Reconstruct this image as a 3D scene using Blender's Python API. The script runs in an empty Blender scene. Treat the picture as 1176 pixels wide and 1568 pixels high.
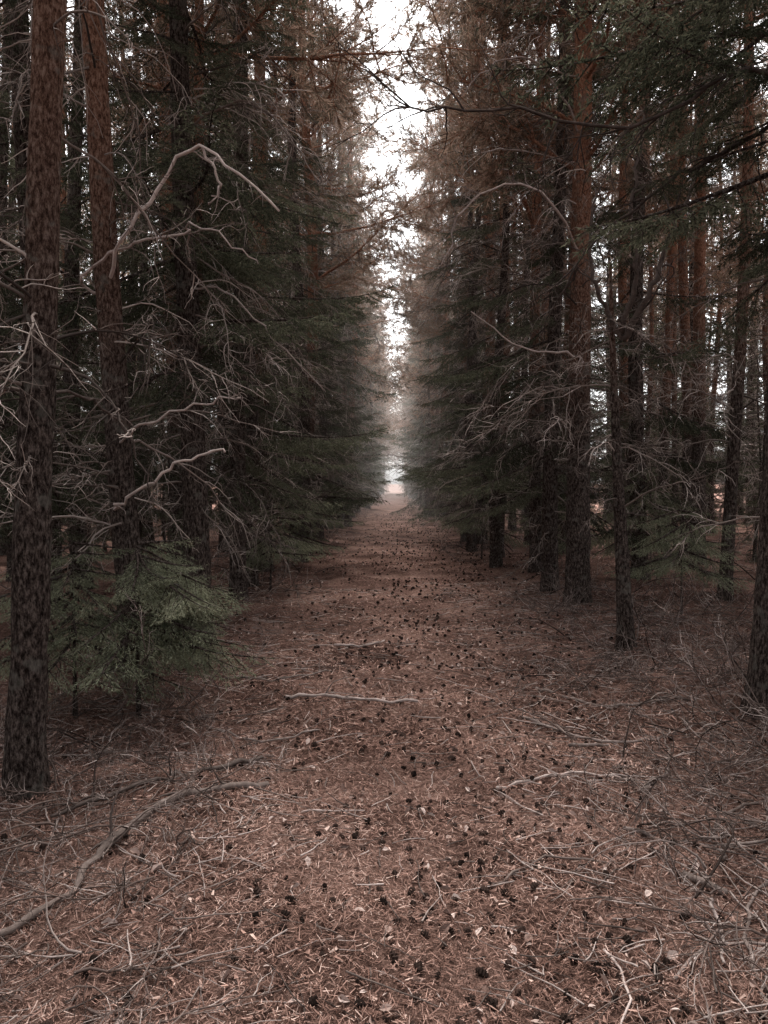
import bpy, math, numpy as np
from mathutils import Vector
rng = np.random.default_rng(7)
R = math.radians
scene = bpy.context.scene

# ------------------------------------------------------------------ helpers
class MB:
    def __init__(s): s.v=[]; s.f=[]; s.m=[]; s.r=[]; s.n=0
    def add(s, v, f, mat=0, rnd=None):
        v=np.asarray(v,dtype=np.float32); f=np.asarray(f,dtype=np.int32)
        if len(v)==0: return
        s.v.append(v); s.f.append(f+s.n); s.m.append((mat,len(f)))
        if rnd is None: rnd=np.full(len(v),rng.random())
        s.r.append(np.asarray(rnd,dtype=np.float32)); s.n+=len(v)
    def bake(s):
        out={}
        off=0
        for v,f,(m,_),r in zip(s.v,s.f,s.m,s.r):
            out.setdefault((m,f.shape[1]),[]).append((v,f-off,r)); off+=len(v)
        res=[]
        for (m,k),L in out.items():
            vs=[];fs=[];rs=[];o=0
            for v,f,r in L:
                vs.append(v);fs.append(f+o);rs.append(r);o+=len(v)
            res.append((m,np.concatenate(vs),np.concatenate(fs),np.concatenate(rs)))
        return res
    def put(s, baked, M, t, rj=0.0):
        for m,v,f,r in baked:
            s.add(v@M.T+t, f, m, np.clip(r+rj,0,1))
    def mesh(s, name, mats, smooth=True):
        me=bpy.data.meshes.new(name)
        V=np.concatenate(s.v); me.vertices.add(len(V)); me.vertices.foreach_set('co',V.ravel())
        tot=np.concatenate([np.full(len(f),f.shape[1],dtype=np.int32) for f in s.f])
        L=np.concatenate([f.ravel() for f in s.f]).astype(np.int32)
        me.loops.add(len(L)); me.loops.foreach_set('vertex_index',L)
        me.polygons.add(len(tot))
        st=np.concatenate([[0],np.cumsum(tot)[:-1]]).astype(np.int32)
        me.polygons.foreach_set('loop_start',st)
        try: me.polygons.foreach_set('loop_total',tot)
        except Exception: pass
        mi=np.concatenate([np.full(n,m,dtype=np.int32) for m,n in s.m])
        for m in mats: me.materials.append(m)
        me.polygons.foreach_set('material_index',mi)
        me.polygons.foreach_set('use_smooth',np.full(len(tot),smooth))
        a=me.attributes.new('rnd','FLOAT','POINT'); a.data.foreach_set('value',np.concatenate(s.r))
        me.update(calc_edges=True)
        return me

def tube(mb, pts, rad, k=5, mat=0, rnd=None, cap=False):
    pts=np.asarray(pts,float); rad=np.asarray(rad,float)
    if cap:
        d=(pts[-1]-pts[-2]); d/=np.linalg.norm(d)+1e-9
        pts=np.vstack([pts[0],pts,pts[-1]+d*rad[-1]*0.3]); rad=np.concatenate([[0.0005],rad,[0.0005]])
    t=np.gradient(pts,axis=0); t/=np.linalg.norm(t,axis=1,keepdims=True)+1e-9
    mt=np.abs(t.mean(0)); ref=np.zeros(3); ref[np.argmin(mt)]=1
    n1=np.cross(t,ref); n1/=np.linalg.norm(n1,axis=1,keepdims=True)+1e-9
    n2=np.cross(t,n1)
    a=np.arange(k)*2*np.pi/k
    V=pts[:,None,:]+rad[:,None,None]*(np.cos(a)[None,:,None]*n1[:,None,:]+np.sin(a)[None,:,None]*n2[:,None,:])
    n=len(pts); i=np.arange(n-1)[:,None]*k; j=np.arange(k)[None,:]; j2=(j+1)%k
    F=np.stack([i+j,i+j2,i+k+j2,i+k+j],-1).reshape(-1,4)
    mb.add(V.reshape(-1,3),F,mat,None if rnd is None else np.full(n*k,rnd))

def smooth_poly(P, n=16, wob=0.0):
    P=np.asarray(P,float); m=len(P)
    s=np.linspace(0,m-1,n); out=[]
    for u in s:
        i=min(int(u),m-2); f=u-i
        p0=P[max(i-1,0)];p1=P[i];p2=P[i+1];p3=P[min(i+2,m-1)]
        out.append(0.5*((2*p1)+(-p0+p2)*f+(2*p0-5*p1+4*p2-p3)*f*f+(-p0+3*p1-3*p2+p3)*f**3))
    out=np.array(out)
    if wob: out[1:-1]+=rng.normal(0,wob,(n-2,3))
    return out

def needles(mb, P, T, ln, wd, mat, splay=0.9, flat=False, rb=0.5, rs=0.28):
    N=len(P)
    d=rng.normal(0,1,(N,3)); d-= (d*T).sum(1,keepdims=True)*T
    if flat: d[:,2]*=0.55
    d/=np.linalg.norm(d,axis=1,keepdims=True)+1e-9
    dr=T+d*splay*rng.uniform(0.6,1.4,(N,1)); dr/=np.linalg.norm(dr,axis=1,keepdims=True)
    sd=np.cross(dr,rng.normal(0,1,(N,3))); sd/=np.linalg.norm(sd,axis=1,keepdims=True)+1e-9
    l=ln*rng.uniform(0.6,1.2,(N,1))
    V=np.stack([P-sd*wd/2,P+sd*wd/2,P+dr*l],1).reshape(-1,3)
    r=np.repeat(np.clip(rb+rng.normal(0,rs,N),0,1),3)
    mb.add(V,np.arange(3*N).reshape(-1,3),mat,r)

def rotz(a): c,s=math.cos(a),math.sin(a); return np.array([[c,-s,0],[s,c,0],[0,0,1.]])
def roty(a): c,s=math.cos(a),math.sin(a); return np.array([[c,0,s],[0,1,0],[-s,0,c]])
def rotx(a): c,s=math.cos(a),math.sin(a); return np.array([[1,0,0],[0,c,-s],[0,s,c]])

# branch templates: grow along +X. mat 0 bark, 1 dead twig wood, 2 foliage
def spruce_branch(L, step=0.02, per=2, nl=0.035, nw=0.008, wood=0, tw=True, gap=0.075, tert=True):
    mb=MB(); s=np.linspace(0,1,9)
    dr=rng.uniform(0.12,0.38); up=rng.uniform(0.05,0.22)
    ax=np.stack([L*s, L*rng.normal(0,0.03)*np.sin(s*5), -dr*L*s**1.3+up*L*s**3],1)
    tube(mb,ax,0.014*(1-s)+0.002,4 if tw else 3,wood)
    P=[];T=[]
    def at(u):
        i=np.clip(u*8,0,7.999); k=int(i); f=i-k
        return ax[k]*(1-f)+ax[k+1]*f, (ax[k+1]-ax[k])/np.linalg.norm(ax[k+1]-ax[k])
    def sample(a,b):
        n=max(2,int(np.linalg.norm(b-a)/step*per)); u=rng.random((n,1))
        P.append(a+(b-a)*u); T.append(np.repeat(((b-a)/np.linalg.norm(b-a))[None],n,0))
    u=rng.uniform(0.12,0.25)
    while u<0.98:
        for sd in (-1,1):
            if rng.random()<0.14: continue
            p,t=at(u)
            l=0.42*L*(1-u)**0.75*rng.uniform(0.5,1.15)+0.07
            an=R(rng.uniform(45,70))
            d=rotz(sd*an)@t; d[2]-=rng.uniform(0.05,0.5); d/=np.linalg.norm(d)
            p1=p+d*l*0.55; d2=d+np.array([0.25,0,-rng.uniform(0,0.35)]); d2/=np.linalg.norm(d2); p2=p1+d2*l*0.45
            if tw: tube(mb,[p,p1,p2],[0.005,0.003,0.001],3,wood)
            sample(p+d*l*0.1,p1); sample(p1,p2)
            w=0.12
            while w<0.95 and l>0.14 and tert:
                q=p+(p1-p)*w/0.55 if w<0.55 else p1+(p2-p1)*(w-0.55)/0.45
                for s2 in (-1,1):
                    l2=l*0.42*(1-w)*rng.uniform(0.5,1.2)+0.035
                    e=rotz(s2*R(rng.uniform(35,60)))@d; e[2]-=rng.uniform(0,0.5); e/=np.linalg.norm(e)
                    sample(q,q+e*l2)
                w+=0.055/l*gap/0.075
        u+=gap/L*rng.uniform(0.8,1.4)
    p,t=at(0.8); sample(p,ax[-1])
    needles(mb,np.concatenate(P),np.concatenate(T),nl,nw,2,0.8,flat=True,rb=rng.uniform(0.3,0.65))
    return mb.bake()

def crook(p,d,l,n,w,grav=0.0):
    pts=[p]; d=d/np.linalg.norm(d)
    for i in range(n):
        d=d+rng.normal(0,w,3)+np.array([0,0,grav]); d/=np.linalg.norm(d)
        pts.append(pts[-1]+d*l/n)
    return np.array(pts), d

def dead_branch(L, r0=0.0105, dens=1.0, mat=1, th=1.0, tert=True):
    mb=MB()
    up=rng.uniform(0.1,0.9)
    ax,_=crook(np.zeros(3),np.array([1,0,up]),L,10,0.15,-0.06-up*0.16)
    tube(mb,ax,np.linspace(r0,0.0025,11)*th,4 if tert else 3,mat,rng.random())
    for i in range(int(10*dens*max(L,0.7))):
        k=rng.integers(2,11); t=ax[min(k,10)]-ax[k-1]; t/=np.linalg.norm(t)
        d=t+rng.normal(0,0.65,3); l=L*rng.uniform(0.15,0.5)*(1.15-k/12)
        b,_=crook(ax[k-1]+(ax[min(k,10)]-ax[k-1])*rng.random(),d,l,6 if tert else 4,0.2,rng.uniform(-0.25,0.0))
        tube(mb,b,np.linspace(r0*0.45,0.0015,len(b))*th,3,mat,rng.random())
        if not tert: continue
        for j in range(int(rng.integers(1,5)*dens)):
            q=b[rng.integers(1,6)]; d3=(b[-1]-b[0])/l+rng.normal(0,0.6,3)
            c,_=crook(q,d3,l*rng.uniform(0.2,0.55),4,0.22,-0.12)
            tube(mb,c,np.linspace(r0*0.2+0.0008,0.0011,5)*th,3,mat,rng.random())
    return mb.bake()

def pine_branch(L, nl=0.075, nw=0.007, per=26, tw=True, sub=4):
    mb=MB()
    ax,_=crook(np.zeros(3),np.array([1,0,rng.uniform(0.1,0.6)]),L,7,0.16,0.0)
    tube(mb,ax,np.linspace(0.02,0.004,8),4 if tw else 3,0,0.9)
    P=[];T=[]
    def tuft(a,b):
        n=per; u=rng.uniform(0.2,1,(n,1)); P.append(a+(b-a)*u)
        T.append(np.repeat(((b-a)/np.linalg.norm(b-a))[None],n,0))
    for i in range(int(11*L)):
        k=rng.integers(2,8); t=ax[k]-ax[k-1]; t/=np.linalg.norm(t)
        d=t*0.8+rng.normal(0,0.6,3); l=L*rng.uniform(0.2,0.45)
        b,_=crook(ax[k],d,l,4,0.2,0.03)
        tube(mb,b,np.linspace(0.007,0.002,5),3,0,0.8); tuft(b[-2],b[-1]+(b[-1]-b[-2])*0.3)
        for j in range(sub):
            q=b[rng.integers(1,5)]; d3=(b[-1]-b[0])/l+rng.normal(0,0.6,3)
            d3/=np.linalg.norm(d3); e=q+d3*rng.uniform(0.1,0.22)
            if tw: tube(mb,[q,e],[0.003,0.0015],3,0,0.8)
            tuft(q,e)
    tuft(ax[-2],ax[-1])
    needles(mb,np.concatenate(P),np.concatenate(T),nl,nw,2,0.9,rb=rng.uniform(0.35,0.75))
    return mb.bake()

SB=[spruce_branch(L) for L in (1.7,1.5,1.35,1.55,1.2)]
SBfar=[spruce_branch(L,step=0.06,per=1.6,nl=0.09,nw=0.026,tw=False,gap=0.13) for L in (1.7,1.5,1.3,1.6)]
SBhi=[spruce_branch(L,step=0.01,per=2,nl=0.024,nw=0.005) for L in (0.8,0.65,0.9)]
DB=[dead_branch(L) for L in (1.5,1.1,1.35,0.8,1.2,1.0,1.7,1.9)]
DBfar=[dead_branch(L,th=1.7,tert=False) for L in (1.5,1.1,1.7,1.3)]
PB=[pine_branch(L) for L in (1.6,1.3,1.8,1.1)]
PBfar=[pine_branch(L,nl=0.12,nw=0.02,per=8,tw=False,sub=3) for L in (1.6,1.4,1.9)]

# ------------------------------------------------------------------ materials
def newmat(name):
    m=bpy.data.materials.new(name); m.use_nodes=True
    nt=m.node_tree; b=nt.nodes['Principled BSDF']; b.inputs['Specular IOR Level'].default_value=0.15
    return m,nt,b
def N(nt,t,**k):
    n=nt.nodes.new(t)
    for a,v in k.items(): setattr(n,a,v)
    return n
def ramp(nt,stops):
    n=nt.nodes.new('ShaderNodeValToRGB'); e=n.color_ramp.elements
    while len(e)<len(stops): e.new(0.5)
    for x,(p,c) in zip(e,stops): x.position=p; x.color=(*c,1)
    return n
def noise(nt,sc,det=4,rough=0.6,vec=None):
    n=nt.nodes.new('ShaderNodeTexNoise'); n.inputs['Scale'].default_value=sc
    n.inputs['Detail'].default_value=det; n.inputs['Roughness'].default_value=rough
    if vec is not None: nt.links.new(vec,n.inputs['Vector'])
    return n
def diffuse(m,nt,colsock,normal=None,trans=0):
    b=nt.nodes['Principled BSDF']; nt.nodes.remove(b)
    d=N(nt,'ShaderNodeBsdfDiffuse'); nt.links.new(colsock,d.inputs[0])
    if normal: nt.links.new(normal,d.inputs['Normal'])
    o=d.outputs[0]
    if trans:
        t=N(nt,'ShaderNodeBsdfTranslucent'); nt.links.new(colsock,t.inputs[0])
        x=N(nt,'ShaderNodeMixShader'); x.inputs[0].default_value=trans
        nt.links.new(o,x.inputs[1]); nt.links.new(t.outputs[0],x.inputs[2]); o=x.outputs[0]
    nt.links.new(o,nt.nodes['Material Output'].inputs['Surface'])

def rndmat(name,stops,rough=0.85,sc=20,nz_on=False,trans=0):
    m,nt,b=newmat(name)
    a=N(nt,'ShaderNodeAttribute'); a.attribute_name='rnd'
    r=ramp(nt,stops)
    if nz_on:
        tc=N(nt,'ShaderNodeTexCoord'); nz=noise(nt,sc,2,0.6,tc.outputs['Object'])
        ad=N(nt,'ShaderNodeMath',operation='MULTIPLY_ADD'); ad.inputs[1].default_value=0.6
        sb=N(nt,'ShaderNodeMath',operation='SUBTRACT'); sb.inputs[1].default_value=0.3
        nt.links.new(a.outputs['Fac'],sb.inputs[0]); nt.links.new(nz.outputs['Fac'],ad.inputs[0]); nt.links.new(sb.outputs[0],ad.inputs[2])
        nt.links.new(ad.outputs[0],r.inputs[0])
    else: nt.links.new(a.outputs['Fac'],r.inputs[0])
    diffuse(m,nt,r.outputs[0],None,trans)
    return m
m_spruce=rndmat('spruce_needles',[(0,(0.034,0.037,0.026)),(0.5,(0.092,0.098,0.068)),(1,(0.22,0.22,0.155))],trans=.3)
m_sapl=rndmat('sapling_needles',[(0,(0.09,0.10,0.07)),(0.5,(0.25,0.265,0.18)),(1,(0.42,0.43,0.31))],trans=.3)
m_pine=rndmat('pine_needles',[(0,(0.08,0.066,0.05)),(0.5,(0.22,0.17,0.13)),(1,(0.52,0.36,0.28))],trans=.4)
m_dead=rndmat('dead_twig_wood',[(0,(0.05,0.04,0.036)),(0.5,(0.20,0.162,0.145)),(1,(0.56,0.48,0.44))])
m_brush=rndmat('brush_wood',[(0,(0.035,0.026,0.023)),(0.55,(0.16,0.12,0.107)),(1,(0.50,0.42,0.39))])
m_stick=rndmat('weathered_wood',[(0,(0.05,0.04,0.036)),(0.5,(0.18,0.142,0.128)),(1,(0.54,0.45,0.42))],sc=30,nz_on=True)
m_litter=rndmat('needle_litter',[(0,(0.045,0.026,0.021)),(0.45,(0.205,0.12,0.097)),(0.8,(0.42,0.265,0.22)),(1,(0.62,0.46,0.40))])
m_leaf=rndmat('dry_leaf',[(0,(0.14,0.092,0.078)),(0.5,(0.33,0.24,0.21)),(1,(0.64,0.53,0.49))])
m_cone=rndmat('pine_cone',[(0,(0.012,0.009,0.008)),(1,(0.05,0.034,0.029))])

def bark(name,orange=True,simple=False):
    m,nt,b=newmat(name)
    tc=N(nt,'ShaderNodeTexCoord'); mp=N(nt,'ShaderNodeMapping'); mp.inputs['Scale'].default_value=(1,1,0.42)
    nt.links.new(tc.outputs['Object'],mp.inputs[0])
    n1=noise(nt,60 if not simple else 40,5 if not simple else 1,0.78,mp.outputs[0])
    r=ramp(nt,[(0.40,(0.016,0.012,0.011)),(0.5,(0.072,0.055,0.049)),(0.64,(0.21,0.172,0.155))])
    nt.links.new(n1.outputs['Fac'],r.inputs['Fac'])
    col=r.outputs[0]
    if orange:
        r2=ramp(nt,[(0.38,(0.10,0.048,0.032)),(0.5,(0.32,0.155,0.10)),(0.66,(0.54,0.32,0.23))])
        nt.links.new(n1.outputs['Fac'],r2.inputs['Fac'])
        sx=N(nt,'ShaderNodeSeparateXYZ'); nt.links.new(tc.outputs['Object'],sx.inputs[0])
        mr=N(nt,'ShaderNodeMapRange'); mr.inputs['From Min'].default_value=2.0; mr.inputs['From Max'].default_value=6
        nt.links.new(sx.outputs[2],mr.inputs['Value'])
        mx=N(nt,'ShaderNodeMix',data_type='RGBA'); nt.links.new(mr.outputs[0],mx.inputs[0])
        nt.links.new(col,mx.inputs[6]); nt.links.new(r2.outputs[0],mx.inputs[7]); col=mx.outputs[2]
    nrm=None
    if not simple:
        n3=noise(nt,9,2,0.6,tc.outputs['Object']); rl=ramp(nt,[(0.58,(0,0,0)),(0.66,(1,1,1))]); nt.links.new(n3.outputs['Fac'],rl.inputs[0])
        ml=N(nt,'ShaderNodeMath',operation='MULTIPLY'); nt.links.new(rl.outputs[0],ml.inputs[0]); nt.links.new(n1.outputs['Fac'],ml.inputs[1])
        m2=N(nt,'ShaderNodeMix',data_type='RGBA'); nt.links.new(ml.outputs[0],m2.inputs[0]); nt.links.new(col,m2.inputs[6]); m2.inputs[7].default_value=(.19,.18,.16,1); col=m2.outputs[2]
        bp=N(nt,'ShaderNodeBump'); bp.inputs['Strength'].default_value=1; bp.inputs['Distance'].default_value=0.03
        nt.links.new(n1.outputs['Fac'],bp.inputs['Height']); nrm=bp.outputs[0]
    diffuse(m,nt,col,nrm)
    return m
m_bark=bark('pine_bark'); m_sbark=bark('spruce_bark',False)
m_barkf=bark('pine_bark_far',True,True); m_sbarkf=bark('spruce_bark_far',False,True)

m_ground,nt,b=newmat('forest_floor')
tc=N(nt,'ShaderNodeTexCoord')
g1=noise(nt,1.3,2,0.6,tc.outputs['Object']); g2=noise(nt,34,6,0.8,tc.outputs['Object'])
r=ramp(nt,[(0.32,(0.04,0.024,0.020)),(0.48,(0.155,0.093,0.077)),(0.60,(0.29,0.182,0.15)),(0.76,(0.47,0.33,0.285))])
ad=N(nt,'ShaderNodeMath',operation='MULTIPLY_ADD'); ad.inputs[1].default_value=0.6; nt.links.new(g1.outputs['Fac'],ad.inputs[0])
s2=N(nt,'ShaderNodeMath',operation='SUBTRACT'); s2.inputs[1].default_value=0.30; nt.links.new(g2.outputs['Fac'],s2.inputs[0]); nt.links.new(s2.outputs[0],ad.inputs[2])
nt.links.new(ad.outputs[0],r.inputs[0])
bp=N(nt,'ShaderNodeBump'); bp.inputs['Strength'].default_value=1; bp.inputs['Distance'].default_value=0.04
nt.links.new(g2.outputs['Fac'],bp.inputs['Height']); diffuse(m_ground,nt,r.outputs[0],bp.outputs[0])

# ------------------------------------------------------------------ ground
gw=np.random.default_rng(3); KW=[(gw.uniform(0.6,5),gw.uniform(0,6.28),gw.uniform(0,6.28)) for _ in range(14)]
def H(x,y):
    x=np.asarray(x,float); y=np.asarray(y,float); z=0*x
    for k,a,p in KW: z=z+0.017/k**0.6*np.sin(k*(x*math.cos(a)+y*math.sin(a))*1.6+p)
    e=np.clip((np.abs(x-0.15)-1.3)/1.0,0,1); z=z+0.09*e*e*(3-2*e)
    fade=np.exp(-(np.hypot(x,y)/150)**2)
    return z*fade
xs=np.concatenate([-np.geomspace(4,1500,60)[::-1],np.arange(-3.96,4,0.045),np.geomspace(4,1500,60)])
ys=np.concatenate([-np.geomspace(0.5,1500,40)[::-1],np.arange(-0.4,10,0.045),np.geomspace(10,1500,90)])
X,Y=np.meshgrid(xs,ys); Z=H(X,Y); near=(np.abs(X)<4)&(Y>0)&(Y<10)
Z=Z+near*rng.normal(0,0.006,X.shape)
mb=MB(); ny,nx=X.shape
i=(np.arange(ny-1)[:,None]*nx+np.arange(nx-1)[None,:])
F=np.stack([i,i+1,i+nx+1,i+nx],-1).reshape(-1,4)
mb.add(np.stack([X,Y,Z],-1).reshape(-1,3),F,0)
def obj(name,me,loc=(0,0,0),rz=0,sc=1,coll=None,parent=None):
    o=bpy.data.objects.new(name,me); o.location=loc; o.rotation_euler=(0,0,rz) if not isinstance(rz,tuple) else rz
    o.scale=(sc,sc,sc) if not isinstance(sc,tuple) else sc
    (coll or scene.collection).objects.link(o)
    if parent: o.parent=parent
    return o
obj('forest_ground',mb.mesh('forest_ground',[m_ground]))

mb=MB()
def scatter_litter(n,x0,x1,y0,y1,ln,wd,mu=.45,sd=.28):
    y=y0+(y1-y0)*rng.random(n)**1.4; x=rng.uniform(x0,x1,n); z=H(x,y)+rng.uniform(0.002,0.022,n)
    a=rng.uniform(0,2*np.pi,n); tl=rng.normal(0,0.28,n); l=ln*rng.uniform(0.4,1.3,n)
    d=np.stack([np.cos(a)*np.cos(tl),np.sin(a)*np.cos(tl),np.sin(tl)],1)*l[:,None]/2
    s=np.stack([-np.sin(a),np.cos(a),rng.normal(0,0.3,n)],1)*(wd*rng.uniform(0.6,1.6,n))[:,None]/2
    p=np.stack([x,y,z],1)
    V=np.stack([p-d-s,p-d+s,p+d+s*0.4,p+d-s*0.4],1).reshape(-1,3)
    cl=np.sin(x*2.3+1.7*np.sin(y*1.1))*np.sin(y*1.9+1.3*np.sin(x*1.7))*0.12+np.sin(x*9+3*np.sin(y*5))*np.sin(y*8+2*np.sin(x*7))*0.10
    mb.add(V,np.arange(4*n).reshape(-1,4),0,np.repeat(np.clip(rng.normal(mu,sd,n)+cl,0,1),4))
scatter_litter(190000,-2.4,2.4,1.6,5.5,0.036,0.0022)
scatter_litter(70000,-3.5,4.5,4,15,0.06,0.006)
scatter_litter(5500,-2.4,2.4,1.6,10,0.026,0.009,.6)
obj('needle_litter',mb.mesh('needle_litter',[m_litter]))

mb=MB(); n=1800
for i in range(n):
    y=1.8+24*rng.random()**1.5; x=rng.normal(0.1,1.1) if rng.random()<0.8 else rng.uniform(-3,4)
    L=rng.uniform(0.010,0.026); w=L*rng.uniform(0.5,0.75); c=rng.uniform(0.2,0.7)*L
    v=np.array([[-L,0,0],[-L*.35,w*.8,c],[L*.4,w*.6,c*.8],[L,0,0.1*L],[L*.4,-w*.6,c],[-L*.35,-w*.8,c*.7]])
    M=rotz(rng.uniform(0,6.28))@rotx(rng.normal(0,0.5))@roty(rng.normal(0,0.4))
    mb.add(v@M.T+np.array([x,y,float(H(x,y))+0.016]),[[0,1,2,3],[0,3,4,5]],0,np.full(6,rng.random()**1.1))
obj('fallen_leaves',mb.mesh('fallen_leaves',[m_leaf],False))

nr,k=9,8
V=[];
for a in range(nr):
    t=a/(nr-1); rr=math.sin(math.pi*min(1,t*0.9+0.08))**0.7*0.5*(1.15 if a%2 else 0.72)
    for j in range(k):
        an=2*math.pi*(j+0.5*(a%2))/k; q=rr*(1.12 if j%2==a%2 else 0.85)
        V.append([t*1.5-0.75,math.cos(an)*q,math.sin(an)*q])
V=np.array(V); i=np.arange(nr-1)[:,None]*k; j=np.arange(k)[None,:]; F=np.stack([i+j,i+(j+1)%k,i+k+(j+1)%k,i+k+j],-1).reshape(-1,4)
mb=MB(); placed=[]
for q in range(3600):
    y=1.9+34*rng.random()**1.8
    x=rng.normal(0.42,0.55+0.015*y) if rng.random()<0.75 else rng.uniform(-1.9,2.4)
    if math.sin(x*3.1+y*1.3)*math.sin(y*2.1-x)<-0.3 and rng.random()<.5: continue
    if y<2.8 and rng.random()<.25: continue
    md=0.05 if y<8 else 0.09
    if any(abs(x-a)<md and abs(y-b)<md*1.2 for a,b in placed[-900:]): continue
    placed.append((x,y))
    s=rng.uniform(0.012,0.029)*(1.0 if y<8 else 1.2)
    M=rotz(rng.uniform(0,6.28))@roty(rng.normal(0,0.5))*s
    mb.add(V@M.T+np.array([x,y,float(H(x,y))+0.008+s*0.25]),F,0)
obj('pine_cones',mb.mesh('pine_cones',[m_cone],False))

def gz(P,lift=0.012):
    P=np.array(P,float)
    if P.shape[1]==2: P=np.column_stack([P,np.zeros(len(P))])
    P[:,2]=H(P[:,0],P[:,1])+lift+P[:,2]; return P
def stick(name,P,r0,r1,mat=m_stick,side=0,rn=0.6,lift=0.012,wob=None):
    mb=MB(); G=gz(P,lift+r0*0.5); ln=np.linalg.norm(np.diff(G,axis=0),axis=1).sum()
    n=max(7,int(ln/0.06)); pts=smooth_poly(G,n,min(0.009,0.05*ln/n*2) if wob is None else wob)
    tube(mb,pts,np.linspace(r0,r1,n)*rng.uniform(0.88,1.12,n),7,0,rn,cap=True)
    for i in range(side):
        kk=rng.integers(1,n-2); d=pts[kk+1]-pts[kk]; d/=np.linalg.norm(d)
        b,_=crook(pts[kk],d+rng.normal(0,0.5,3)+np.array([0,0,0.15]),rng.uniform(0.1,0.35),6,0.2,-0.08)
        b[:,2]=np.maximum(b[:,2],H(b[:,0],b[:,1])+0.004)
        tube(mb,b,np.linspace(r0*0.4,0.0015,7),4,0,rn*0.8)
    obj(name,mb.mesh(name,[mat]))
stick('fallen_branch',[(-.76,5.07),(-.5,5.02),(-.28,4.9),(.15,4.85)],.013,.009,side=4,rn=.75,lift=.02)
stick('fallen_branch',[(-.63,3.6),(-.9,3.33),(-1.06,3.12),(-1.16,2.83),(-1.19,2.61),(-1.35,2.3)],.019,.012,side=12,rn=.45,wob=.010)
stick('fallen_branch',[(-.75,4.1),(-.98,3.65),(-1.2,3.43),(-1.5,3.15)],.015,.009,side=9,rn=.2,wob=.009)
stick('fallen_branch',[(.5,3.58),(.87,3.73),(1.22,3.77)],.009,.006,side=3,rn=.85)
stick('fallen_branch',[(1.0,4.22),(1.25,4.28)],.012,.008,rn=.5)
stick('fallen_branch',[(1.13,2.6),(1.08,2.42),(1.02,2.25)],.007,.005,side=1,rn=.8)
stick('fallen_branch',[(.68,2.36),(.7,2.2),(.62,2.0)],.005,.003,rn=.9)
stick('fallen_branch',[(1.09,2.76),(1.2,2.64)],.016,.014,rn=.5)
stick('fallen_branch',[(-.42,3.25),(-.28,3.32),(-.14,3.34)],.005,.003,rn=.8)
stick('fallen_branch',[(-.55,6.6),(-.3,6.75),(-.1,7.0)],.011,.007,side=2,rn=.8,lift=.02)
stick('fallen_branch',[(1.3,2.9),(1.45,3.3),(1.7,3.5),(2.1,3.55)],.010,.006,side=6,rn=.4)
stick('fallen_branch',[(1.0,5.2),(1.4,4.8),(1.9,4.9)],.012,.007,side=6,rn=.5)
stick('fallen_branch',[(.35,2.75),(.6,2.9),(.9,2.85)],.006,.004,side=3,rn=.4)
stick('fallen_branch',[(-1.3,5.6),(-.9,5.5),(-.5,5.75)],.010,.006,side=3,rn=.5)
stick('fallen_branch',[(.8,4.6),(1.3,4.3),(1.9,4.5)],.010,.006,side=6,rn=.6)
stick('fallen_branch',[(1.0,3.2),(1.3,3.05),(1.75,3.1)],.009,.005,side=6,rn=.6)
stick('fallen_branch',[(.85,2.2),(1.05,2.35),(1.35,2.3)],.006,.004,side=4,rn=.6)
stick('fallen_branch',[(1.2,3.6),(1.5,4.0),(1.6,4.4)],.009,.005,side=5,rn=.5)
stick('fallen_branch',[(-1.2,4.6),(-.8,4.35),(-.45,4.4)],.008,.005,side=5,rn=.6)
stick('fallen_branch',[(1.05,2.0),(1.2,2.5),(1.55,2.9)],.008,.005,side=6,rn=.55)

mb=MB()
for i in range(5200):
    u=rng.random()
    if u<0.33: x=rng.uniform(-2.4,2.4)
    elif u<0.76: x=rng.uniform(0.6,2.9)
    else: x=rng.uniform(-2.4,-0.6)
    y=1.7+9*rng.random()**1.3
    l=rng.uniform(0.05,0.42)*rng.uniform(0.3,1); a=rng.uniform(0,6.28)
    b,_=crook(np.array([x,y,0]),np.array([math.cos(a),math.sin(a),0]),l,5,0.16)
    b[:,2]=H(b[:,0],b[:,1])+rng.uniform(0.010,0.030)
    r0=rng.uniform(0.0012,0.0042)
    tube(mb,b,np.linspace(r0,r0*0.5,6),4,0,rng.uniform(0.0,0.95))
obj('ground_twigs',mb.mesh('ground_twigs',[m_stick]))

def brush(name,regs,upr=0.25,lo=0.35,hi=0.9,thin=1.0):
    mb=MB()
    for (x0,x1,y0,y1,n) in regs:
        for i in range(n):
            x=rng.uniform(x0,x1); y=rng.uniform(y0,y1); s=rng.uniform(lo,hi)
            M=rotz(rng.uniform(0,6.28))@roty(-abs(rng.normal(0,upr)))@rotx(rng.uniform(0,6.28))*s
            z=float(H(x,y))
            for m,v,f,r in DB[rng.integers(len(DB))]:
                w=v@M.T+np.array([x,y,z+0.02]); g=H(w[:,0],w[:,1])+0.004
                w[:,2]=np.where(w[:,2]<g,g+0.05*np.abs(w[:,2]-g),w[:,2])
                mb.add(w,f,0,r)
    obj(name,mb.mesh(name,[m_brush]))
brush('brush_pile',[(1.0,2.6,2.3,5.6,190),(1.6,3.2,5,9,90)],0.2,.2,.65)
brush('brush_pile',[(-2.4,-1.2,3.2,6.5,100),(-1.6,-0.7,1.9,3.9,60)],0.18,.2,.55)
brush('forest_debris',[(-6,-2,5,20,70),(2.4,8,6,22,130),(1.2,2.4,8,20,40),(-2.4,-1.2,7,20,40)],0.25)
brush('undergrowth_shrub',[(-2.6,-1.6,4.0,7.5,50),(1.8,4.5,4.8,9,140)],0.8,0.25,0.65)

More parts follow.
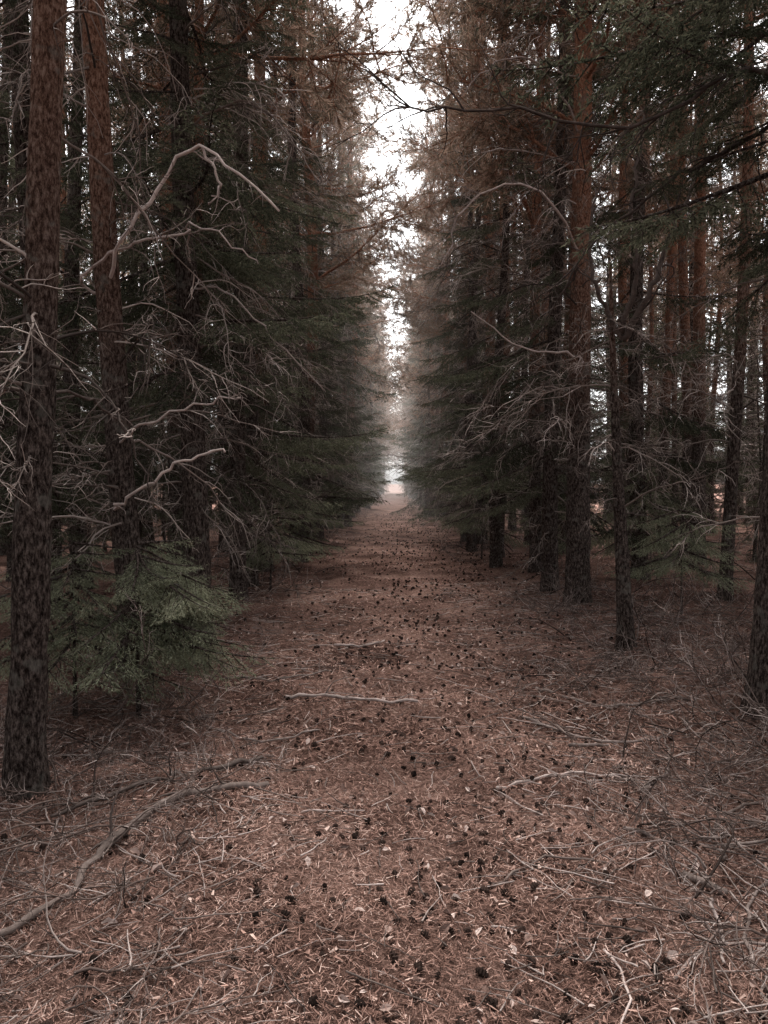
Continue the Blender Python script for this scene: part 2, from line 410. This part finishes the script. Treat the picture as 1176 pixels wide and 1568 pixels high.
# ------------------------------------------------------------------ trees
def trunk(mb,h,r,lean=(0,0),mat=0,k=12,seg=26,sway=1):
    s=np.linspace(0,1,seg)**1.25; z=h*s
    p1,p2=rng.uniform(0,6.28,2); am=rng.uniform(0.03,0.10)*sway
    x=lean[0]*z+am*np.sin(z*0.5+p1)-am*math.sin(p1); y=lean[1]*z+am*np.sin(z*0.6+p2)-am*math.sin(p2)
    rr=r*(1-0.85*s)+r*0.45*np.exp(-z/0.12)
    z=z.copy(); z[0]=-0.15
    P=np.stack([x,y,z],1); tube(mb,P,rr,k,mat,0.5)
    V=mb.v[-1]; V+= (rng.normal(0,0.035,(len(V),1))*np.repeat(rr,k)[:,None]*np.array([1,1,0])).astype(np.float32)
    return lambda zz: np.array([np.interp(zz,P[:,2],P[:,0]),np.interp(zz,P[:,2],P[:,1]),zz])
def pick(L): return L[rng.integers(len(L))]
def pine(h=16,r=0.12,lean=(0,0),c0=6.5,dead0=0.9,nd=60,nl=46,far=False,dsc=1.0,csc=1.2,dtop=None,sway=1,seg=26):
    mb=MB(); at=trunk(mb,h,r,lean,0,7 if far else 14,14 if far else seg,sway)
    for i in range(nd):
        z=rng.uniform(dead0,dtop or c0+2.5); s=rng.uniform(0.4,1.1)*dsc
        M=rotz(rng.uniform(0,6.28))@roty(rng.uniform(-0.35,0.45))@rotx(rng.normal(0,0.6))*s
        mb.put(pick(DBfar if far else DB),M,at(z),rng.uniform(-.3,.25))
    for i in range(nl):
        u=rng.random()**0.85; z=c0+(h-c0)*u
        s=csc*(1-0.5*u)*rng.uniform(0.6,1.2)
        M=rotz(rng.uniform(0,6.28))@roty(rng.uniform(-0.5,0.3))*s
        mb.put(pick(PBfar if far else PB),M,at(z),rng.uniform(-.2,.2))
    return mb.mesh('pine_tree',[m_barkf if far else m_bark,m_dead,m_pine])
def spruce(h=13,r=0.11,lean=(0,0),c0=2.0,nb=75,nd=18,maxl=1.0,far=False,top=0.7,seg=26):
    mb=MB(); at=trunk(mb,h,r,lean,0,7 if far else 14,14 if far else seg)
    for i in range(nd):
        z=rng.uniform(0.6,c0+5); s=rng.uniform(0.4,1.15)
        M=rotz(rng.uniform(0,6.28))@roty(rng.uniform(-0.2,0.6))@rotx(rng.normal(0,0.6))*s
        mb.put(pick(DBfar if far else DB),M,at(z),rng.uniform(-.2,.2))
    for i in range(nb):
        u=((i+rng.random())/nb)**1.05; z=c0+(h-0.3-c0)*u
        s=maxl*(1.0-top*u)*rng.uniform(0.45,1.25)
        M=rotz(i*2.4+rng.normal(0,0.4))@roty(rng.uniform(-0.25,0.5)*(1-u))@rotx(rng.normal(0,0.18))*s
        mb.put(pick(SBfar if far else SB),M,at(z),rng.uniform(-.2,.25))
    return mb.mesh('spruce_tree',[m_sbarkf if far else m_sbark,m_dead,m_spruce])
pines=[pine(16.5,.12),pine(15.5,.09,(.01,0),6),pine(17,.14,(-.012,.01),7),pine(15,.075,(0,-.01),5.5)]
wpines=[pine(17.5,.13,(0,0),4.8,nl=68,csc=1.5,nd=80,dsc=1.2),pine(16.5,.11,(.01,.01),5.2,nl=64,csc=1.5,nd=80,dsc=1.25)]
spruces=[spruce(14.5,.12,(0,0),1.1,76,nd=40,maxl=1),spruce(13,.10,(.01,0),1.4,72,nd=44),spruce(16,.13,(0,.01),2.2,84,nd=50,top=.55)]
fpines=[pine(16.5,.12,c0=5.5,nl=34,nd=60,far=True,dsc=1.3),pine(15.5,.09,(.012,0),5,nl=34,nd=60,far=True,dsc=1.3),pine(17,.13,(-.012,0),6,nl=36,nd=60,far=True,dsc=1.3)]
fwpines=[pine(17.5,.13,c0=4.0,nl=60,nd=30,far=True,dsc=1.2,csc=1.4),pine(17,.12,(.01,0),4.6,nl=56,nd=34,far=True,dsc=1.2,csc=1.4)]
fspruces=[spruce(15,.12,c0=0.7,nb=80,nd=10,far=True,maxl=1.05,top=.6),spruce(14,.10,c0=0.9,nb=75,nd=10,far=True,maxl=1.05,top=.6),spruce(16,.13,c0=1.3,nb=85,nd=16,far=True,maxl=1.1,top=.55)]
SETS={'pine':(pines,fpines),'wpine':(wpines,fwpines),'spruce':(spruces,fspruces)}
def T(kind,x,y,sc=1.0,coll=None,far=False,w=1.0):
    me=pick(SETS[kind][1 if far else 0])
    q=sc*rng.uniform(.95,1.05)*w
    return obj(('spruce' if kind=='spruce' else 'pine')+'_tree',me,(x,y,float(H(x,y))-0.02),rng.uniform(0,6.28),(q,q,sc*rng.uniform(.92,1.08)),coll)

def uniq(kind,x,y,**k):
    me=(pine if kind=='pine' else spruce)(seg=60,**k)
    return obj(kind+'_tree',me,(x,y,float(H(x,y))-0.02),0,1)
L1=uniq('pine',-1.74,3.4,h=15,r=.085,lean=(.035,.0),dead0=1.5,nd=40,c0=5,csc=1.5,nl=60,sway=.3)
L2=uniq('pine',-1.88,5.3,h=16,r=.10,lean=(-.045,0),dead0=0.8,nd=60,c0=5,sway=.3)
L3=uniq('spruce',-1.74,6.5,h=14,r=.12,lean=(.0,0),c0=2.5,nb=125,nd=50,maxl=1.05,top=.5)
uniq('pine',-2.05,7.6,h=15,r=.07,nd=60,c0=5,csc=1.5,nl=70)
uniq('spruce',-1.9,8.9,h=14,r=.1,c0=1.5,nb=100,nd=54,top=.5)
R1=uniq('spruce',2.32,4.6,h=13,r=.12,c0=2.7,nb=130,nd=30,lean=(.02,0),maxl=1.15,top=.5)
R2=uniq('pine',2.04,6.5,h=3.4,r=.075,c0=5.0,nd=26,nl=0,lean=(-.02,0),dtop=3.1,dsc=.8)
R3=uniq('pine',2.2,8.9,h=17,r=.15,lean=(-.005,0),dead0=1.5,nd=90,c0=5,csc=1.6,nl=80,sway=.5)
uniq('spruce',2.1,10.0,h=14,r=.11,c0=1.4,nb=100,nd=54,top=.5)
uniq('pine',2.25,11.8,h=16,r=.1,nd=80,c0=5,csc=1.55,nl=76)
uniq('pine',5.3,13,h=16,r=.13,nd=40,c0=8,nl=50,sway=.5)

def limb(parent,P,r0,r1,rn=0.6,side=6,sl=0.5,mat=m_stick):
    mb=MB(); pts=smooth_poly(P,20,0.012)
    tube(mb,pts,np.linspace(r0,r1,20)*rng.uniform(.9,1.12,20),6,0,rn,cap=True)
    for i in range(side):
        kk=rng.integers(3,19); d=pts[kk]-pts[kk-1]; d/=np.linalg.norm(d); l=rng.uniform(0.3,1)*sl
        b,_=crook(pts[kk],d+rng.normal(0,0.6,3),l,7,0.2,-0.06)
        tube(mb,b,np.linspace(r0*0.4,0.0015,8),4,0,rn*rng.uniform(.5,1))
        for j in range(3):
            c,_=crook(b[rng.integers(1,7)],d+rng.normal(0,0.8,3),l*0.4,4,0.25,-0.06)
            tube(mb,c,np.linspace(r0*0.2,0.001,5),3,0,rn*rng.uniform(.4,1))
    o=obj('dead_limb',mb.mesh('dead_limb',[mat])); o.parent=parent; o.matrix_parent_inverse=parent.matrix_basis.inverted()
    return o
bpy.context.view_layer.update()
limb(L2,[(-2.05,5.3,2.85),(-2.2,5.2,2.9),(-2.01,5.1,3.05),(-1.72,5,3.11),(-1.35,4.9,3.16)],.012,.007,.8,5)
limb(L2,[(-2.03,5.3,2.9),(-1.83,5,3.13),(-1.61,5,3.44),(-1.33,4.9,3.70),(-1.08,4.8,3.53),(-.73,4.7,3.21)],.014,.008,.98,8,.4)
limb(L2,[(-1.26,4.88,3.68),(-1.13,4.85,3.44),(-1.2,4.8,3.3)],.010,.005,.8,2,.3)
limb(L3,[(-1.76,6.4,3.4),(-1.35,5,3.22),(-.9,4.9,2.94)],.009,.004,.8,5)
limb(L2,[(-2.02,5.3,1.3),(-1.86,5,1.37),(-1.57,4.9,1.54),(-1.35,4.9,1.68),(-1.13,4.9,1.71)],.011,.008,.95,2,.3)
limb(L2,[(-2.02,5.3,1.75),(-1.74,5,1.88),(-1.35,4.9,2.01),(-1.02,4.9,2.07)],.010,.006,.8,3,.3)
limb(L1,[(-1.70,3.4,1.95),(-1.65,4,1.95),(-1.6,4.4,1.8),(-1.5,4.5,1.45)],.010,.005,.2,4,.3)
limb(L3,[(-1.74,6.5,3.2),(-1.4,6.2,3.1),(-1.09,6,2.77),(-.56,6,2.24)],.011,.004,.7,6)
limb(L3,[(-1.74,6.5,4.6),(-1.3,6.3,4.7),(-.9,6.2,4.4),(-.6,6.1,3.9)],.011,.004,.5,7)
limb(R1,[(2.5,4.6,3.9),(2.02,4,3.66),(1.75,4,3.64),(1.54,4,3.51),(1.15,4,3.37),(.69,4,3.46),(.34,4,3.48),(.12,4,3.5),(-.16,4,3.69)],.014,.004,.05,22,.6)
limb(R1,[(2.6,4.7,3.9),(2.19,5,3.69),(1.74,5,3.44),(1.24,5,3.02),(1.1,5,2.7)],.016,.005,.05,14,.6)
limb(R1,[(2.5,4.7,4.6),(2.0,4.8,4.5),(1.5,4.9,4.2),(1.1,5,3.6)],.012,.004,.05,16,.6)
limb(R2,[(1.97,6.5,2.75),(1.75,6.4,3.1),(1.65,6.4,3.45),(1.7,6.4,4.0)],.024,.008,.2,7,.5)
limb(R2,[(1.97,6.5,2.75),(2.2,6.4,3.2),(2.35,6.4,3.7),(2.6,6.3,4.2)],.030,.010,.2,8,.6)
limb(R2,[(1.96,6.5,2.8),(2.05,6.4,3.3),(2.0,6.4,3.9),(2.1,6.4,4.6)],.026,.010,.2,8,.6)
limb(R3,[(2.2,8.9,2.9),(1.94,8,2.88),(1.38,8,2.95),(.81,8,3.34)],.016,.006,.8,10,.5)
limb(R3,[(2.2,8.9,4.2),(1.7,8.3,4.6),(1.2,8,4.7),(.7,8,4.4),(.6,8,4.0)],.016,.006,.8,12,.5)
limb(R3,[(2.2,8.9,5.6),(1.7,8.5,6.1),(1.2,8.2,6.1),(.7,8,5.6)],.014,.005,.7,10,.5)

def edge_boughs(parent,n,z0,z1,lo=.7,hi=1.25):
    """long dead boughs reaching out of the row into the ride, children of their tree"""
    px,py,_=parent.location; mb=MB(); s0=1 if px<0 else -1
    for i in range(n):
        z=rng.uniform(z0,z1); a=(0 if s0>0 else math.pi)+rng.normal(0,.6)
        M=rotz(a)@roty(rng.uniform(-.3,.3))@rotx(rng.normal(0,.5))*rng.uniform(lo,hi)
        mb.put(pick(DB),M,np.array([0,0,z]),rng.uniform(.0,.35))
    o=obj('dead_boughs',mb.mesh('dead_boughs',[m_sbark,m_dead])); o.parent=parent
    sc=parent.scale; o.rotation_euler=(0,0,-parent.rotation_euler[2]); o.scale=(1/sc[0],1/sc[1],1/sc[2])
edge_boughs(R3,18,1.8,8); edge_boughs(L3,12,2.4,7,.6,1.0)

def sapling(x,y,h,n,sc,az=None,br=SBhi):
    mb=MB(); at=trunk(mb,h,0.014,(0,0),0,6,8)
    for i in range(n):
        z=h*(0.42+0.56*(i+rng.random())/n); s=sc*(1.15-0.7*(z/h-0.4))*rng.uniform(.7,1.1)
        a=i*2.4 if az is None else rng.normal(az,0.9)
        mb.put(pick(br),rotz(a)@roty(rng.uniform(-.1,.3))*s,at(z),rng.uniform(-.05,.35))
    for i in range(5): mb.put(pick(DB),rotz(rng.uniform(0,6.28))*0.35,at(rng.uniform(.15,.5)*h))
    obj('spruce_sapling',mb.mesh('spruce_sapling',[m_sbark,m_dead,m_sapl]),(x,y,float(H(x,y))))
sapling(-1.62,4.6,1.15,40,0.9,-0.3)
sapling(-1.98,4.5,1.12,30,0.8)
for (x,y,h) in ((-1.75,12,1.5),(1.7,14.5,1.7),(1.6,18,1.9),(-1.6,16,1.7),(3.1,8,1.2),(3.6,11,1.6),(-1.7,10,1.2),(2.7,12.5,1.8)): sapling(x,y,h,18,h*.8)

def ypos(y0,y1,st):
    y=y0; out=[]
    while y<y1: out.append(y); y+=st*rng.uniform(.7,1.35)
    return out
for side,y0 in ((-1,10.4),(1,13.0)):
    for q,y in enumerate(ypos(y0,24,1.45)):
        o=T('spruce' if q%2==0 else 'wpine', side*1.99+rng.normal(0,.17), y, rng.uniform(.93,1.12),w=1.02)
        edge_boughs(o,9,1.4,9)
    for q,y in enumerate(ypos(24,46,1.6)):
        T('spruce' if q%2==0 else 'wpine', side*1.97+rng.normal(0,.2), y, rng.uniform(.9,1.12),far=True,w=1.02)
    for c in range(1,4):
        xx=2.05+c*1.8
        for y in ypos(2.5,20,1.8):
            if side>0 and c==1 and y<8: continue
            if side<0 and c==1 and y<4.5: continue
            if xx>0.62*y+5.5: continue
            if side>0 and c==2 and 11.5<y<14: continue
            T('spruce' if rng.random()<(0.6 if side<0 else 0.25) else 'pine', side*xx+rng.normal(0,.35), y, rng.uniform(.85,1.1))
dc=bpy.data.collections.new('distant_forest_trees')
for side in (-1,1):
    for q,y in enumerate(ypos(46,75,2.1)):
        T('spruce' if q%2==0 else 'wpine', side*2.0+rng.normal(0,.2), y, rng.uniform(.85,1.1),coll=dc,far=True,w=1.0)
    for y in ypos(75,115,2.6):
        T('wpine', side*2.0+rng.normal(0,.2), y, rng.uniform(.85,1.1),coll=dc,far=True,w=1.15)
    for c in range(1,4):
        for y in ypos(20,[0,110,55,45][c],2.6): T('pine' if rng.random()<.5 else 'spruce', side*(2.05+c*1.9)+rng.normal(0,.3), y, rng.uniform(.9,1.1),coll=dc,far=True)
    for c in range(4,12):
        xx=2.05+c*1.9
        for y in ypos(3,40,2.4):
            if xx>0.62*y+6.5 or y>xx*2.6+12: continue
            T('pine' if rng.random()<(.5 if c<6 else .25) else 'spruce', side*xx+rng.normal(0,.5), y, rng.uniform(.9,1.1),coll=dc,far=True)
    for c in range(0,4):
        for y in ypos(-8,1.2 if c>0 else -1.2,2.2): T('wpine' if c==0 else 'spruce', side*(2.3+c*2.1)+rng.normal(0,.2), y, rng.uniform(.9,1.1),coll=dc,far=True)  # unseen rows behind the camera, added to darken the foreground
    T('spruce',side*3.1,1.1,1,coll=dc,far=True)  # out-of-view spruce beside the camera, added to block side light
    for i in range(60):
        x=rng.uniform(4.2,17); y=rng.uniform(7,34)
        if x<.65*y+4: T('spruce',side*x,y,rng.uniform(.14,.26),coll=dc,far=True,w=1.3)
e=bpy.data.objects.new('distant_forest',None); e.instance_type='COLLECTION'; e.instance_collection=dc; scene.collection.objects.link(e)

# thin mist hanging in the ride (homogeneous air volume)
mm=bpy.data.materials.new('forest_mist'); mm.use_nodes=True; nt=mm.node_tree; nt.nodes.remove(nt.nodes['Principled BSDF'])
vs=N(nt,'ShaderNodeVolumeScatter'); vs.inputs['Color'].default_value=(.95,.93,.91,1); vs.inputs['Density'].default_value=0.007; vs.inputs['Anisotropy'].default_value=0.3
nt.links.new(vs.outputs[0],nt.nodes['Material Output'].inputs['Volume'])
me=bpy.data.meshes.new('forest_mist')
bx=[(x,y,z) for x in (-5,5) for y in (14,135) for z in (-0.3,19)]
me.from_pydata(bx,[],[(0,1,3,2),(4,6,7,5),(0,4,5,1),(2,3,7,6),(0,2,6,4),(1,5,7,3)]); me.materials.append(mm); me.update()
obj('forest_mist',me)

# ------------------------------------------------------------------ light
SE,SA=R(64),R(2)
w=bpy.data.worlds.new('World'); scene.world=w; w.use_nodes=True; nt=w.node_tree
sky=N(nt,'ShaderNodeTexSky'); sky.sky_type='NISHITA'; sky.sun_disc=False; sky.sun_elevation=SE; sky.sun_rotation=SA
sky.dust_density=4; sky.air_density=1.0; sky.ozone_density=1
hs=N(nt,'ShaderNodeHueSaturation'); hs.inputs['Saturation'].default_value=0.08
nt.links.new(sky.outputs[0],hs.inputs['Color']); bg=nt.nodes['Background']; bg.inputs['Strength'].default_value=0.58
nt.links.new(hs.outputs[0],bg.inputs['Color'])
sd=bpy.data.lights.new('sun','SUN'); sd.energy=8; sd.angle=R(22); sd.color=(1,.92,.84)
so=bpy.data.objects.new('sun',sd); scene.collection.objects.link(so)
dirv=Vector((math.sin(SA)*math.cos(SE),math.cos(SA)*math.cos(SE),math.sin(SE)))
so.rotation_euler=(-dirv).to_track_quat('-Z','Y').to_euler(); so.location=(0,0,30)

cd=bpy.data.cameras.new('camera'); cd.sensor_fit='VERTICAL'; cd.sensor_height=36; cd.lens=26; cd.clip_end=4000; cd.clip_start=0.05
co=bpy.data.objects.new('camera',cd); co.location=(0,0,1.5); co.rotation_euler=(R(90-2.2),0,R(0.86))
scene.collection.objects.link(co); scene.camera=co
scene.view_settings.view_transform='Standard'; scene.view_settings.look='None'; scene.view_settings.exposure=0
